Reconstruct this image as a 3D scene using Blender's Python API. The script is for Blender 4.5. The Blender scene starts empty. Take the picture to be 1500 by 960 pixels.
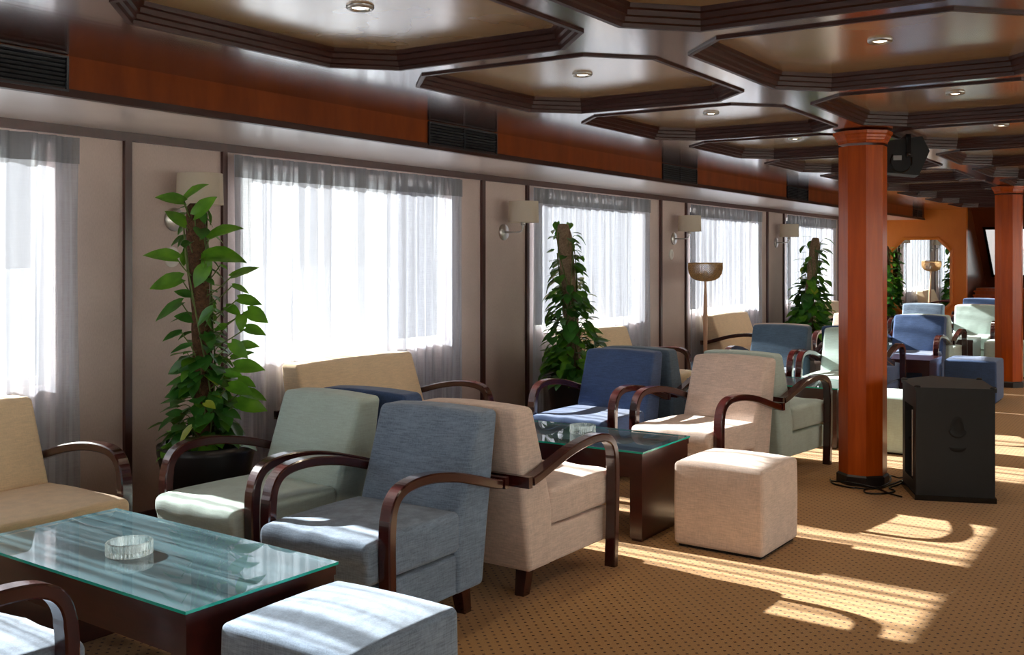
import bpy, math, random
from mathutils import Vector, Matrix
R = math.radians
sc = bpy.context.scene
col = sc.collection
random.seed(7)

# ------------------------------------------------------------------ camera
F_PX, TH, Y0, EYE = 1515.0, R(33.42), 379.4, 1.40
S_, C_ = math.sin(TH), math.cos(TH)
cam_d = bpy.data.cameras.new('camera')
cam_d.sensor_width = 36.0
cam_d.lens = 36.0 * F_PX / 1500.0
cam_d.shift_y = -(480 - Y0) / 1500.0
cam_d.clip_start = 0.05
cam_d.clip_end = 2000
cam = bpy.data.objects.new('camera', cam_d)
col.objects.link(cam)
cam.location = (0, 0, EYE)
cam.rotation_euler = (R(90), 0, TH)
sc.camera = cam

sc.view_settings.view_transform = 'Standard'
sc.view_settings.look = 'None'
sc.view_settings.exposure = 0.0
sc.view_settings.gamma = 1.0
sc.view_settings.use_curve_mapping = False
sc.cycles.max_bounces = 10
sc.cycles.diffuse_bounces = 5
sc.cycles.glossy_bounces = 5
sc.cycles.transmission_bounces = 8
sc.cycles.transparent_max_bounces = 16
sc.cycles.caustics_reflective = False
sc.cycles.caustics_refractive = False
sc.cycles.sample_clamp_indirect = 4.0
sc.cycles.use_denoising = True

# ------------------------------------------------------------------ materials
def srgb(r, g, b):
    f = lambda c: (c/255/12.92) if c/255 <= 0.04045 else ((c/255+0.055)/1.055)**2.4
    return (f(r), f(g), f(b), 1.0)

class NT:
    def __init__(s, name):
        s.m = bpy.data.materials.new(name); s.m.use_nodes = True
        s.t = s.m.node_tree; s.t.nodes.clear()
        s.out = s.t.nodes.new('ShaderNodeOutputMaterial')
    def n(s, kind, **kw):
        nd = s.t.nodes.new('ShaderNode' + kind)
        for k, v in kw.items():
            if k.startswith('_'): setattr(nd, k[1:], v)
        for k, v in kw.items():
            if k.startswith('_'): continue
            key = int(k[1:]) if k[0] == 'i' and k[1:].isdigit() else k.replace('_', ' ')
            if isinstance(v, bpy.types.NodeSocket): s.t.links.new(v, nd.inputs[key])
            else: nd.inputs[key].default_value = v
        return nd
    def math(s, op, a, b=0.0, c=None):
        kw = {'_operation': op, 'i0': a, 'i1': b}
        if c is not None: kw['i2'] = c
        return s.n('Math', **kw).outputs[0]
    def mix(s, fac, a, b):
        nd = s.t.nodes.new('ShaderNodeMix'); nd.data_type = 'RGBA'
        for k, v in ((0, fac), (6, a), (7, b)):
            if isinstance(v, bpy.types.NodeSocket): s.t.links.new(v, nd.inputs[k])
            else: nd.inputs[k].default_value = v
        return nd.outputs[2]
    def coords(s, scale=(1, 1, 1), kind='Object'):
        tc = s.n('TexCoord')
        return s.n('Mapping', Vector=tc.outputs[kind], Scale=scale).outputs[0]
    def noise(s, vec, scale, detail=2.0, rough=0.5):
        return s.n('TexNoise', Vector=vec, Scale=scale, Detail=detail, Roughness=rough).outputs['Fac']
    def ramp(s, fac, lo, hi):
        return s.n('MapRange', Value=fac, From_Min=lo, From_Max=hi).outputs[0]
    def bump(s, h, strength, dist=0.01):
        return s.n('Bump', Height=h, Strength=strength, Distance=dist).outputs[0]
    def surf(s, sock):
        s.t.links.new(sock, s.out.inputs['Surface']); return s.m

def scale_c(c, k): return (c[0]*k, c[1]*k, c[2]*k, 1.0)

def plain(name, c, rough=0.5, metal=0.0, coat=0.0, var=0.12, nscale=20, spec=0.5):
    t = NT(name)
    v = t.coords()
    fac = t.ramp(t.noise(v, nscale, 3), 0.3, 0.7)
    base = t.mix(fac, scale_c(c, 1-var), scale_c(c, 1+var))
    b = t.n('BsdfPrincipled', Base_Color=base, Roughness=rough, Metallic=metal, Coat_Weight=coat, Specular_IOR_Level=spec)
    return t.surf(b.outputs[0])

def fabric(name, c, slub=0.22, sheen=0.25):
    t = NT(name)
    v1 = t.coords((18, 18, 230)); v2 = t.coords((230, 230, 36)); v3 = t.coords()
    a = t.noise(v1, 1.0, 3, 0.6); b_ = t.noise(v2, 1.0, 2); d = t.noise(v3, 9.0, 4); f = t.noise(v3, 300.0, 2)
    k = t.math('ADD', t.math('MULTIPLY', a, 0.45), t.math('MULTIPLY', b_, 0.25))
    k = t.math('ADD', k, t.math('MULTIPLY', d, 0.18)); k = t.math('ADD', k, t.math('MULTIPLY', f, 0.12))
    fac = t.ramp(k, 0.40, 0.60)
    base = t.mix(fac, scale_c(c, 1-slub), scale_c(c, 1+slub))
    wr = t.noise(v3, 5.0, 2)
    h = t.math('ADD', t.math('MULTIPLY', k, 0.25), t.math('MULTIPLY', wr, 1.2))
    p = t.n('BsdfPrincipled', Base_Color=base, Roughness=0.92, Sheen_Weight=sheen, Sheen_Roughness=0.5,
            Specular_IOR_Level=0.15, Normal=t.bump(h, 0.35, 0.012))
    return t.surf(p.outputs[0])

def wood(name, c1, c2, rough=0.25, coat=0.6, scale=(6, 6, 60), bands=True, bumpk=0.0, spec=0.5, cior=1.5):
    t = NT(name)
    v = t.coords(scale)
    w = t.noise(v, 1.0, 5, 0.6)
    w2 = t.noise(t.coords((1.5, 1.5, 1.5)), 1.0, 2)
    fac = t.ramp(t.math('ADD', t.math('MULTIPLY', w, 0.75), t.math('MULTIPLY', w2, 0.25)), 0.32, 0.68)
    kw = {}
    if bumpk: kw['Normal'] = t.bump(w, bumpk, 0.004); kw['Coat_Normal'] = kw['Normal']
    p = t.n('BsdfPrincipled', Base_Color=t.mix(fac, c1, c2), Roughness=rough, Coat_Weight=coat,
            Coat_Roughness=max(0.03, rough*0.5), Specular_IOR_Level=spec, Coat_IOR=cior, **kw)
    return t.surf(p.outputs[0])

M = {}
M['blue_grey'] = fabric('blue_grey_fabric', srgb(118, 136, 158), .28)
M['sage'] = fabric('sage_fabric', srgb(188, 208, 202), 0.09)
M['navy'] = fabric('navy_fabric', srgb(66, 88, 128), 0.2)
M['slate'] = fabric('slate_fabric', srgb(84, 104, 124), 0.2)
M['rose'] = fabric('rose_beige_fabric', srgb(212, 192, 180), 0.16)
M['cream'] = fabric('cream_fabric', srgb(234, 208, 172), 0.09)
M['arm'] = wood('dark_mahogany', srgb(44, 14, 14), srgb(66, 22, 20), 0.22, 0.7, (10, 10, 10))
M['table'] = wood('table_mahogany', srgb(46, 16, 14), srgb(66, 25, 20), 0.3, 0.5, (4, 30, 30))
M['pillar'] = wood('orange_cherry', srgb(158, 62, 8), srgb(196, 88, 16), 0.3, 0.12, (25, 25, 2.0), spec=.25)
M['plinth'] = plain('black_plinth', srgb(28, 20, 18), 0.4)
M['ceil_wood'] = wood('varnished_ceiling', srgb(66, 28, 18), srgb(88, 40, 26), 0.24, 1.0, (40, 2.5, 10), bumpk=0.05, cior=2.0)
M['mould'] = wood('coffer_moulding', srgb(50, 20, 12), srgb(62, 26, 15), 0.42, 0.1, (4, 4, 4), spec=.25)
M['fascia'] = wood('fascia_teak', srgb(112, 46, 6), srgb(136, 62, 12), 0.5, 0.0, (60, 10, 2.5), spec=.2)
M['endwall'] = wood('end_wall_cherry', srgb(214, 112, 30), srgb(230, 130, 42), 0.45, 0.1, (3, 3, 1.5), spec=.3)
M['brownwall'] = wood('brown_panel', srgb(96, 46, 22), srgb(116, 58, 28), 0.35, 0.4, (3, 3, 1.5))
M['trim'] = wood('dark_trim', srgb(58, 30, 26), srgb(74, 40, 34), 0.35, 0.3, (20, 20, 4))
M['black'] = plain('black_paint', srgb(13, 13, 14), 0.5, nscale=200, var=0.2)
M['blackgloss'] = plain('black_plastic', srgb(16, 16, 18), 0.25)
M['vent'] = plain('vent_black', srgb(22, 26, 34), 0.35)
M['vent_dark'] = plain('vent_void', srgb(5, 6, 8), 0.7)
M['steel'] = plain('brushed_nickel', srgb(190, 186, 180), 0.32, metal=1.0, var=0.05, nscale=60)
M['shade'] = None
M['pot'] = plain('dark_pot', srgb(30, 28, 30), 0.35)
M['soil'] = plain('soil', srgb(40, 30, 24), 0.95, var=0.3, nscale=60)
M['white'] = plain('white_paint', srgb(225, 222, 215), 0.5, var=0.03)
M['lampwood'] = wood('lamp_wood', srgb(206, 158, 124), srgb(222, 178, 142), 0.5, 0.1, (30, 30, 3))
M['felt'] = plain('foot_felt', srgb(30, 24, 22), 0.8)

t = NT('cream_panel')
v = t.coords((3, 3, 3)); nz = t.noise(v, 1.0, 3)
p = t.n('BsdfPrincipled', Base_Color=t.mix(t.ramp(nz, .3, .7), srgb(188, 158, 112), srgb(206, 178, 132)), Roughness=0.25, Coat_Weight=1.0, Coat_IOR=2.4,
        Coat_Roughness=0.17, Normal=t.bump(t.noise(t.coords((9, 2, 2)), 1.0, 2), 0.03, 0.01))
M['panel'] = t.surf(p.outputs[0])

t = NT('wall_fabric')
a = t.noise(t.coords((220, 220, 60)), 1.0, 2); b = t.noise(t.coords(), 3.0, 3)
fac = t.ramp(t.math('ADD', t.math('MULTIPLY', a, .5), t.math('MULTIPLY', b, .5)), .35, .65)
p = t.n('BsdfPrincipled', Base_Color=t.mix(fac, srgb(190, 172, 164), srgb(206, 188, 180)), Roughness=0.7, Specular_IOR_Level=0.3)
M['wall'] = t.surf(p.outputs[0])

t = NT('soffit_paint')
p = t.n('BsdfPrincipled', Base_Color=t.mix(t.noise(t.coords(), 4.0, 3), srgb(226, 212, 206), srgb(238, 226, 220)), Roughness=0.35, Coat_Weight=0.9, Coat_IOR=1.9, Coat_Roughness=0.22)
M['soffit'] = t.surf(p.outputs[0])

# carpet: gold pile with a staggered grid of small dark flecks
t = NT('carpet')
tc = t.n('TexCoord'); sep = t.n('SeparateXYZ', Vector=tc.outputs['Object'])
def lattice(ox, oy, sx=0.050, sy=0.050):
    fx = t.math('ABSOLUTE', t.math('SUBTRACT', t.math('FRACT', t.math('ADD', t.math('DIVIDE', sep.outputs[0], sx), 100+ox)), 0.5))
    fy = t.math('ABSOLUTE', t.math('SUBTRACT', t.math('FRACT', t.math('ADD', t.math('DIVIDE', sep.outputs[1], sy), 100+oy)), 0.5))
    return t.math('ADD', fx, fy)
dm = t.math('MINIMUM', lattice(0, 0), lattice(.5, .5))
dm = t.math('ADD', dm, t.math('MULTIPLY', t.math('SUBTRACT', t.noise(t.coords(), 260, 1), 0.5), 0.10))
dot = t.n('MapRange', Value=dm, From_Min=0.115, From_Max=0.165, To_Min=0.95, To_Max=0.0).outputs[0]
pile = t.ramp(t.noise(t.coords(), 300.0, 2), .3, .7)
big = t.ramp(t.noise(t.coords(), 2.0, 3), .3, .7)
base = t.mix(pile, srgb(158, 116, 66), srgb(192, 150, 96))
base = t.mix(t.math('MULTIPLY', big, 0.25), base, srgb(150, 106, 56))
base = t.mix(dot, base, srgb(66, 32, 10))
p = t.n('BsdfPrincipled', Base_Color=base, Roughness=0.95, Sheen_Weight=0.2, Specular_IOR_Level=0.1, Normal=t.bump(t.noise(t.coords(), 400, 2), 0.5, 0.004))
M['carpet'] = t.surf(p.outputs[0])

def sheer(name, c, open_fac, dark=1.0):
    t = NT(name)
    w = t.noise(t.coords((1, 300, 20)), 1.0, 2); w2 = t.noise(t.coords((1, 20, 300)), 1.0, 2)
    wv = t.math('MULTIPLY', t.math('ADD', w, w2), 0.5)
    face = t.n('LayerWeight', Blend=0.5).outputs['Facing']
    # pleats: fold shading of doubled cloth put into opacity and colour as streaks
    p1 = t.noise(t.coords((0, 15, .25)), 1.0, 1); p2 = t.noise(t.coords((0, 34, .6)), 1.0, 2)
    pl = t.math('MAXIMUM', t.n('MapRange', Value=p1, From_Min=.53, From_Max=.62).outputs[0],
                t.math('MULTIPLY', t.n('MapRange', Value=p2, From_Min=.50, From_Max=.60).outputs[0], .75))
    k = t.math('SUBTRACT', 1.0, t.math('MULTIPLY', pl, .72))
    op = t.math('MULTIPLY', t.math('SUBTRACT', 1.0, t.math('POWER', face, 1.6)), open_fac)
    op = t.math('MULTIPLY', t.math('MULTIPLY', op, k), t.n('MapRange', Value=wv, From_Min=.3, From_Max=.7, To_Min=.75, To_Max=1.25).outputs[0])
    tr = t.n('BsdfTransparent', Color=(1, 1, 1, 1))
    df = t.n('BsdfDiffuse', Color=c)
    tl = t.n('BsdfTranslucent', Color=t.mix(pl, c, scale_c(c, .45)))
    cloth = t.n('MixShader', Fac=0.12); t.t.links.new(df.outputs[0], cloth.inputs[1]); t.t.links.new(tl.outputs[0], cloth.inputs[2])
    m = t.n('MixShader', Fac=op); t.t.links.new(cloth.outputs[0], m.inputs[1]); t.t.links.new(tr.outputs[0], m.inputs[2])
    return t.surf(m.outputs[0])
M['sheer'] = sheer('sheer_curtain', srgb(186, 190, 202), 0.40)
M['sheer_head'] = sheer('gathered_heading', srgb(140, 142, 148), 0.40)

def thin_glass(name, tint, refl_ior=1.5, haze=0.0, hazec=(0.2, 0.35, 0.36, 1), smear=False):
    t = NT(name)
    fr = t.n('Fresnel', IOR=refl_ior)
    tr = t.n('BsdfTransparent', Color=tint); gl = t.n('BsdfGlossy', Color=(1, 1, 1, 1), Roughness=0.02)
    m = t.n('MixShader', Fac=fr.outputs[0]); t.t.links.new(gl.outputs[0], m.inputs[2])
    if haze:
        h = haze
        if smear:
            s1 = t.noise(t.coords((2.2, 9, 1)), 1.0, 4, 0.6)
            h = t.n('MapRange', Value=s1, From_Min=.35, From_Max=.7, To_Min=haze*0.65, To_Max=haze*1.25).outputs[0]
            s2 = t.n('TexNoise', Vector=t.coords((3, 46, 1)), Scale=1.0, Detail=3.0, Distortion=0.5).outputs['Fac']
            dk = t.n('MapRange', Value=s2, From_Min=.64, From_Max=.69, To_Min=1.0, To_Max=.45).outputs[0]
            h = t.math('MULTIPLY', h, dk)
        df = t.n('BsdfDiffuse', Color=hazec)  # diffuse tint: dust smears plus a painted-in haze of reflected sky
        m2 = t.n('MixShader', Fac=h); t.t.links.new(tr.outputs[0], m2.inputs[1]); t.t.links.new(df.outputs[0], m2.inputs[2])
        t.t.links.new(m2.outputs[0], m.inputs[1])
    else:
        t.t.links.new(tr.outputs[0], m.inputs[1])
    return t.surf(m.outputs[0])
M['winglass'] = thin_glass('window_glass', (0.96, 0.98, 0.97, 1), 1.3)
M['tabglass'] = thin_glass('table_glass', (0.72, 0.92, 0.90, 1), 1.55, 0.34, srgb(116, 150, 162), True)
M['tabglass_clear'] = thin_glass('table_glass_clear', (0.74, 0.90, 0.90, 1), 1.55, 0.11, srgb(110, 132, 138), True)
t = NT('glass_edge')
p = t.n('BsdfPrincipled', Base_Color=srgb(30, 178, 158), Roughness=0.15)
M['glassedge'] = t.surf(p.outputs[0])
t = NT('crystal')
gl = t.n('BsdfGlass', Color=(0.97, 1, 0.99, 1), IOR=1.5, Roughness=0.02)
tr = t.n('BsdfTransparent', Color=(0.9, 0.95, 0.95, 1))
df = t.n('BsdfTranslucent', Color=(0.9, 0.95, 0.95, 1))
m = t.n('MixShader', Fac=0.25); t.t.links.new(gl.outputs[0], m.inputs[1]); t.t.links.new(tr.outputs[0], m.inputs[2])
m2 = t.n('MixShader', Fac=0.08); t.t.links.new(m.outputs[0], m2.inputs[1]); t.t.links.new(df.outputs[0], m2.inputs[2])
M['crystal'] = t.surf(m2.outputs[0])
t = NT('mirror_glass')
gl = t.n('BsdfGlossy', Color=(0.9, 0.92, 0.9, 1), Roughness=0.01)
M['mirror'] = t.surf(gl.outputs[0])
t = NT('lamp_shade_cloth')
df = t.n('BsdfDiffuse', Color=t.mix(t.noise(t.coords((100, 100, 200)), 1.0, 2), srgb(222, 214, 198), srgb(236, 228, 214)))
tl = t.n('BsdfTranslucent', Color=srgb(230, 220, 200))
m = t.n('MixShader', Fac=0.4); t.t.links.new(df.outputs[0], m.inputs[1]); t.t.links.new(tl.outputs[0], m.inputs[2])
M['shade'] = t.surf(m.outputs[0])

def leafmat(name, c1, c2):
    t = NT(name)
    n1 = t.noise(t.coords(), 14.0, 2)
    c = t.mix(t.ramp(n1, .3, .7), c1, c2)
    p = t.n('BsdfPrincipled', Base_Color=c, Roughness=0.32, Specular_IOR_Level=0.5)
    tl = t.n('BsdfTranslucent', Color=t.mix(0.5, c, srgb(150, 200, 60)))
    m = t.n('MixShader', Fac=0.3); t.t.links.new(p.outputs[0], m.inputs[1]); t.t.links.new(tl.outputs[0], m.inputs[2])
    return t.surf(m.outputs[0])
M['leaf'] = leafmat('leaf_green', srgb(64, 124, 30), srgb(112, 170, 48))
M['leafdark'] = leafmat('leaf_dark', srgb(38, 92, 38), srgb(70, 134, 54))
M['leafyellow'] = leafmat('leaf_yellow', srgb(150, 170, 50), srgb(190, 196, 70))
M['stem'] = plain('vine_stem', srgb(96, 112, 52), 0.6)
t = NT('coir')
h = t.noise(t.coords((60, 60, 60)), 1.0, 4, .7)
p = t.n('BsdfPrincipled', Base_Color=t.mix(t.ramp(h, .3, .7), srgb(66, 40, 26), srgb(124, 86, 58)), Roughness=0.95, Normal=t.bump(h, 1.0, 0.02))
M['coir'] = t.surf(p.outputs[0])
t = NT('coir_pale')
h = t.noise(t.coords((60, 60, 60)), 1.0, 4, .7)
p = t.n('BsdfPrincipled', Base_Color=t.mix(t.ramp(h, .3, .7), srgb(120, 96, 74), srgb(170, 146, 116)), Roughness=0.95, Normal=t.bump(h, 1.0, 0.02))
M['coir2'] = t.surf(p.outputs[0])
M['wicker'] = plain('wicker_cane', srgb(192, 154, 102), 0.6, var=0.25, nscale=50)
t = NT('downlight_glow')
e = t.n('Emission', Color=(1.0, 0.86, 0.68, 1), Strength=9.0)
M['glow'] = t.surf(e.outputs[0])
t = NT('quay_concrete')
p = t.n('BsdfPrincipled', Base_Color=t.mix(t.noise(t.coords(), 0.3, 3), (0.17, 0.18, 0.19, 1), (0.22, 0.23, 0.24, 1)), Roughness=0.9)
M['quay'] = t.surf(p.outputs[0])
M['far_wall'] = plain('far_building', srgb(215, 210, 205), 0.9, nscale=0.5)
M['stucco'] = plain('bounce_stucco', srgb(128, 126, 122), 0.9, nscale=0.5, var=.06)
M['far_roof'] = plain('far_roof', srgb(190, 110, 105), 0.9, nscale=0.5)

# ------------------------------------------------------------------ geometry helpers
class MB:
    def __init__(s): s.v = []; s.f = []; s.mi = []; s.sm = []
    def add(s, vs, fs, mi=0, smooth=False):
        o = len(s.v); s.v += [tuple(p) for p in vs]
        for f in fs: s.f.append(tuple(i+o for i in f)); s.mi.append(mi); s.sm.append(smooth)
        return s
    def box(s, x0, x1, y0, y1, z0, z1, mi=0):
        return s.add([(x0,y0,z0),(x1,y0,z0),(x1,y1,z0),(x0,y1,z0),(x0,y0,z1),(x1,y0,z1),(x1,y1,z1),(x0,y1,z1)],
                     [(0,3,2,1),(4,5,6,7),(0,1,5,4),(1,2,6,5),(2,3,7,6),(3,0,4,7)], mi)
    def prism(s, poly, z0, z1, mi=0, cap=True, top=None):
        n = len(poly); t_ = top or poly
        vs = [(x, y, z0) for x, y in poly] + [(x, y, z1) for x, y in t_]
        fs = [(i, (i+1) % n, n+(i+1) % n, n+i) for i in range(n)]
        if cap: fs += [tuple(range(n))[::-1], tuple(range(n, 2*n))]
        return s.add(vs, fs, mi)
    def lathe(s, prof, c=(0, 0, 0), seg=32, mi=0, smooth=True, rfun=None, capb=False, capt=False):
        vs = []
        for r, z in prof:
            for k in range(seg):
                a = 2*math.pi*k/seg; rr = r * (rfun(k, r) if rfun else 1)
                vs.append((c[0]+rr*math.cos(a), c[1]+rr*math.sin(a), c[2]+z))
        fs = []
        for j in range(len(prof)-1):
            for k in range(seg):
                k2 = (k+1) % seg
                fs.append((j*seg+k, j*seg+k2, (j+1)*seg+k2, (j+1)*seg+k))
        if capb: fs.append(tuple(range(seg))[::-1])
        if capt: fs.append(tuple(range((len(prof)-1)*seg, len(prof)*seg)))
        return s.add(vs, fs, mi, smooth)
    def sweep(s, path, prof, side=None, mi=0, smooth=False, caps=True, scales=None):
        """prof: (a, b) pairs; a along the side vector, b along the in-plane normal"""
        n = len(path); m = len(prof); vs = []
        P = [Vector(p) for p in path]
        for i, p in enumerate(P):
            tn = (P[min(i+1, n-1)] - P[max(i-1, 0)]).normalized()
            if side is not None:
                a = (Vector(side) - tn*tn.dot(Vector(side))).normalized()
            else:
                ref = Vector((0, 0, 1)) if abs(tn.z) < 0.9 else Vector((1, 0, 0))
                a = tn.cross(ref).normalized()
            b = a.cross(tn).normalized()
            k = scales[i] if scales else (1, 1)
            if not isinstance(k, tuple): k = (k, k)
            for u, w in prof: vs.append(p + a*u*k[0] + b*w*k[1])
        fs = [(i*m+j, i*m+(j+1) % m, (i+1)*m+(j+1) % m, (i+1)*m+j) for i in range(n-1) for j in range(m)]
        s.add(vs, fs, mi, smooth)
        if caps:
            s.add([vs[j] for j in range(m)], [tuple(range(m))[::-1]], mi)
            s.add([vs[(n-1)*m+j] for j in range(m)], [tuple(range(m))], mi)
        return s
    def tube(s, path, r, seg=8, mi=0, scales=None):
        pr = [(r*math.cos(2*math.pi*k/seg), r*math.sin(2*math.pi*k/seg)) for k in range(seg)]
        return s.sweep(path, pr, None, mi, True, True, scales)
    def soft(s, c, half, r, deform=None, mi=0, nin=6, nr=4):
        """box with rounded edges on a dense grid; deform(x,y,z in unit coords, point) -> point"""
        def axis(h):
            out = []
            for k in range(nr): out.append(-h + r*(1-math.cos(math.pi/2*k/nr)) if False else -h + r*k/nr)
            for k in range(nin+1): out.append(-h+r + (2*h-2*r)*k/nin)
            for k in range(1, nr+1): out.append(h-r + r*k/nr)
            return out
        A = [axis(h) for h in half]; idx = {}; vs = []; fs = []
        def vert(i, j, k):
            key = (i, j, k)
            if key in idx: return idx[key]
            q = Vector((A[0][i], A[1][j], A[2][k]))
            inn = Vector([max(-(half[m]-r), min(half[m]-r, q[m])) for m in range(3)])
            d = q-inn
            if d.length > 1e-9:
                # even angular spread over the rounding
                d = Vector([math.tan(max(-1, min(1, d[m]/r))*math.pi/4) for m in range(3)])
                p_ = inn + d.normalized()*r
            else: p_ = q
            u = Vector((p_.x/half[0], p_.y/half[1], p_.z/half[2]))
            if deform: p_ = Vector(deform(u, p_))
            idx[key] = len(vs); vs.append((p_.x+c[0], p_.y+c[1], p_.z+c[2])); return idx[key]
        n = [len(a)-1 for a in A]
        for i in range(n[0]):
            for j in range(n[1]):
                fs.append((vert(i,j,0), vert(i,j+1,0), vert(i+1,j+1,0), vert(i+1,j,0)))
                fs.append((vert(i,j,n[2]), vert(i+1,j,n[2]), vert(i+1,j+1,n[2]), vert(i,j+1,n[2])))
        for i in range(n[0]):
            for k in range(n[2]):
                fs.append((vert(i,0,k), vert(i+1,0,k), vert(i+1,0,k+1), vert(i,0,k+1)))
                fs.append((vert(i,n[1],k), vert(i,n[1],k+1), vert(i+1,n[1],k+1), vert(i+1,n[1],k)))
        for j in range(n[1]):
            for k in range(n[2]):
                fs.append((vert(0,j,k), vert(0,j,k+1), vert(0,j+1,k+1), vert(0,j+1,k)))
                fs.append((vert(n[0],j,k), vert(n[0],j+1,k), vert(n[0],j+1,k+1), vert(n[0],j,k+1)))
        return s.add(vs, fs, mi, True)
    def mesh(s, name, mats):
        me = bpy.data.meshes.new(name)
        me.from_pydata(s.v, [], s.f)
        for m_ in mats: me.materials.append(m_)
        me.polygons.foreach_set('material_index', s.mi)
        me.polygons.foreach_set('use_smooth', s.sm)
        me.update(); return me
    def build(s, name, mats, parent=None, **kw):
        if not isinstance(mats, (list, tuple)): mats = [mats]
        return link(name, s.mesh(name, mats), parent, **kw)

def link(name, data, parent=None, label=None, cat=None, group=None, kind=None):
    o = bpy.data.objects.new(name, data); col.objects.link(o)
    if parent is not None: o.parent = parent
    tag(o, label, cat, group, kind); return o
def tag(o, label=None, cat=None, group=None, kind=None):
    if label: o['label'] = label
    if cat: o['category'] = cat
    if group: o['group'] = group
    if kind: o['kind'] = kind
def thing(name, loc, rz=0, label=None, cat=None, group=None):
    o = link(name, None, None, label, cat, group)
    o.location = loc; o.rotation_euler = (0, 0, rz); o.empty_display_size = 0.1; return o
def struct(name, mb, mats, parent=None, **kw):
    return mb.build(name, mats, parent, kind='structure' if parent is None else None, **kw)

def smooth_path(pts, n=6):
    P = [Vector(p) for p in pts]; out = []
    for i in range(len(P)-1):
        p0 = P[max(i-1, 0)]; p1 = P[i]; p2 = P[i+1]; p3 = P[min(i+2, len(P)-1)]
        for k in range(n):
            t_ = k/n
            out.append(0.5*((2*p1)+(-p0+p2)*t_+(2*p0-5*p1+4*p2-p3)*t_*t_+(-p0+3*p1-3*p2+p3)*t_**3))
    out.append(P[-1]); return out

def at(x, y, depth_t):
    """world point seen at photo pixel (x, y) at distance depth_t along the view axis"""
    l = (x-750)/F_PX*depth_t
    return Vector((-S_*depth_t + C_*l, C_*depth_t + S_*l, EYE + (Y0-y)*depth_t/F_PX))

# ------------------------------------------------------------------ the room
XW, XF, ZS, ZC, ZP = -4.55, -3.70, 2.045, 2.20, 2.268
XWR, XFR = 5.17, 4.32
YB, YE = -5.0, 17.9
YFR = 20.6
XRET = -3.09
A0, B0, PER = 3.95, 3.32, 3.155
def An(n): return A0 + PER*(n-1)
def Bn(n): return B0 + PER*n
WZ0, WZ1 = 0.80, 1.955

struct('floor', MB().box(-5.0, 5.6, YB-.3, 21.2, -0.08, 0.0), M['carpet'])

def wspan(sgn, n, yend):
    if sgn < 0: return An(n)+.13, min(Bn(n)-.39, yend-.10), WZ0, WZ1
    return An(n)-.10, min(Bn(n)+.05, yend-.10), .30, 1.97  # unseen right-hand windows, enlarged to let in more fill light

def side_wall(name, xin, sgn, n0, n1):
    """wall slab with the window openings; sgn -1: slab goes outward to -x"""
    xo = xin + sgn*0.16
    x0, x1 = min(xin, xo), max(xin, xo)
    mb = MB(); y = YB
    yend = YE if sgn < 0 else 21.0
    for n in range(n0, n1+1):
        a, b, wz0, wz1 = wspan(sgn, n, yend)
        if a < YB or a > yend-.5: continue
        mb.box(x0, x1, y, a, 0, 2.3)
        mb.box(x0, x1, a, b, 0, wz0); mb.box(x0, x1, a, b, wz1, 2.3)
        y = b
    mb.box(x0, x1, y, yend, 0, 2.3)
    return struct(name, mb, M['wall'])
wl = side_wall('wall_left', XW, -1, -2, 5)
wr = side_wall('wall_right', XWR, 1, -2, 5)
mb = MB(); xs = [-4.75, -4.2, -2.1, -1.8, .3, .6, 2.7, 5.4]
for i in range(len(xs)-1):
    if i % 2 == 0: mb.box(xs[i], xs[i+1], YB-.15, YB, 0, 2.3)
    else: mb.box(xs[i], xs[i+1], YB-.15, YB, 0, .25); mb.box(xs[i], xs[i+1], YB-.15, YB, 2.0, 2.3)
struct('wall_back', mb, M['brownwall'])
for i in (1, 3, 5):  # added, unseen windows behind the camera that bring in fill light
    fr = MB(); a, b = xs[i], xs[i+1]
    for q in ((a, a+.05, .25, 2.0), (b-.05, b, .25, 2.0), (a+.05, b-.05, .25, .31), (a+.05, b-.05, 1.94, 2.0)): fr.box(q[0], q[1], YB-.10, YB-.04, q[2], q[3])
    f_ = struct('window_%d' % (30+i), fr, M['trim'])
    MB().box(a+.05, b-.05, YB-.075, YB-.07, .31, 1.94).build('pane', M['winglass'], f_)

wn = 0
for sgn, xin in ((-1, XW), (1, XWR)):
    yend = YE if sgn < 0 else 21.0
    for n in range(-2, 6):
        a, b, wz0, wz1 = wspan(sgn, n, yend)
        wn += 1
        xg = xin + sgn*0.10
        fr = MB(); w = .035
        for (y0, y1, z0, z1) in ((a, b, wz0, wz0+w), (a, b, wz1-w, wz1), (a, a+w, wz0+w, wz1-w), (b-w, b, wz0+w, wz1-w)):
            fr.box(xg-.02, xg+.02, y0, y1, z0, z1)
        f_ = struct('window_%d' % wn, fr, M['white'])
        MB().box(xg-.003, xg+.003, a+w, b-w, wz0+w, wz1-w).build('pane', M['winglass'], f_)

# soffit above the windows, fascia board and its mouldings
for sgn, xw, xf, nm in ((-1, XW, XF, 'left'), (1, XWR, XFR, 'right')):
    yend = YE if sgn < 0 else 20.2
    x0, x1 = min(xw, xf), max(xw, xf)
    if sgn < 0: x1 -= .02
    else: x0 += .02
    struct('ceiling_soffit', MB().box(x0, x1, YB, yend, ZS, ZS+.03), M['soffit'])
    t0, t1 = (xf-.02, xf) if sgn < 0 else (xf, xf+.02)
    mb = MB(); mb.box(t0, t1, YB, yend, ZS+.012, ZC+.01)
    k = YB+.3
    f_ = struct('trim_%d' % (1 if sgn < 0 else 2), mb, M['fascia'])
    mo = MB()
    mo.box(t0-.004, t1+.012, YB, yend, ZS-.008, ZS+.012); mo.box(t0, t1+.006, YB, yend, ZS+.012, ZS+.024)
    mo.build('moulding', M['mould'], f_)

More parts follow.
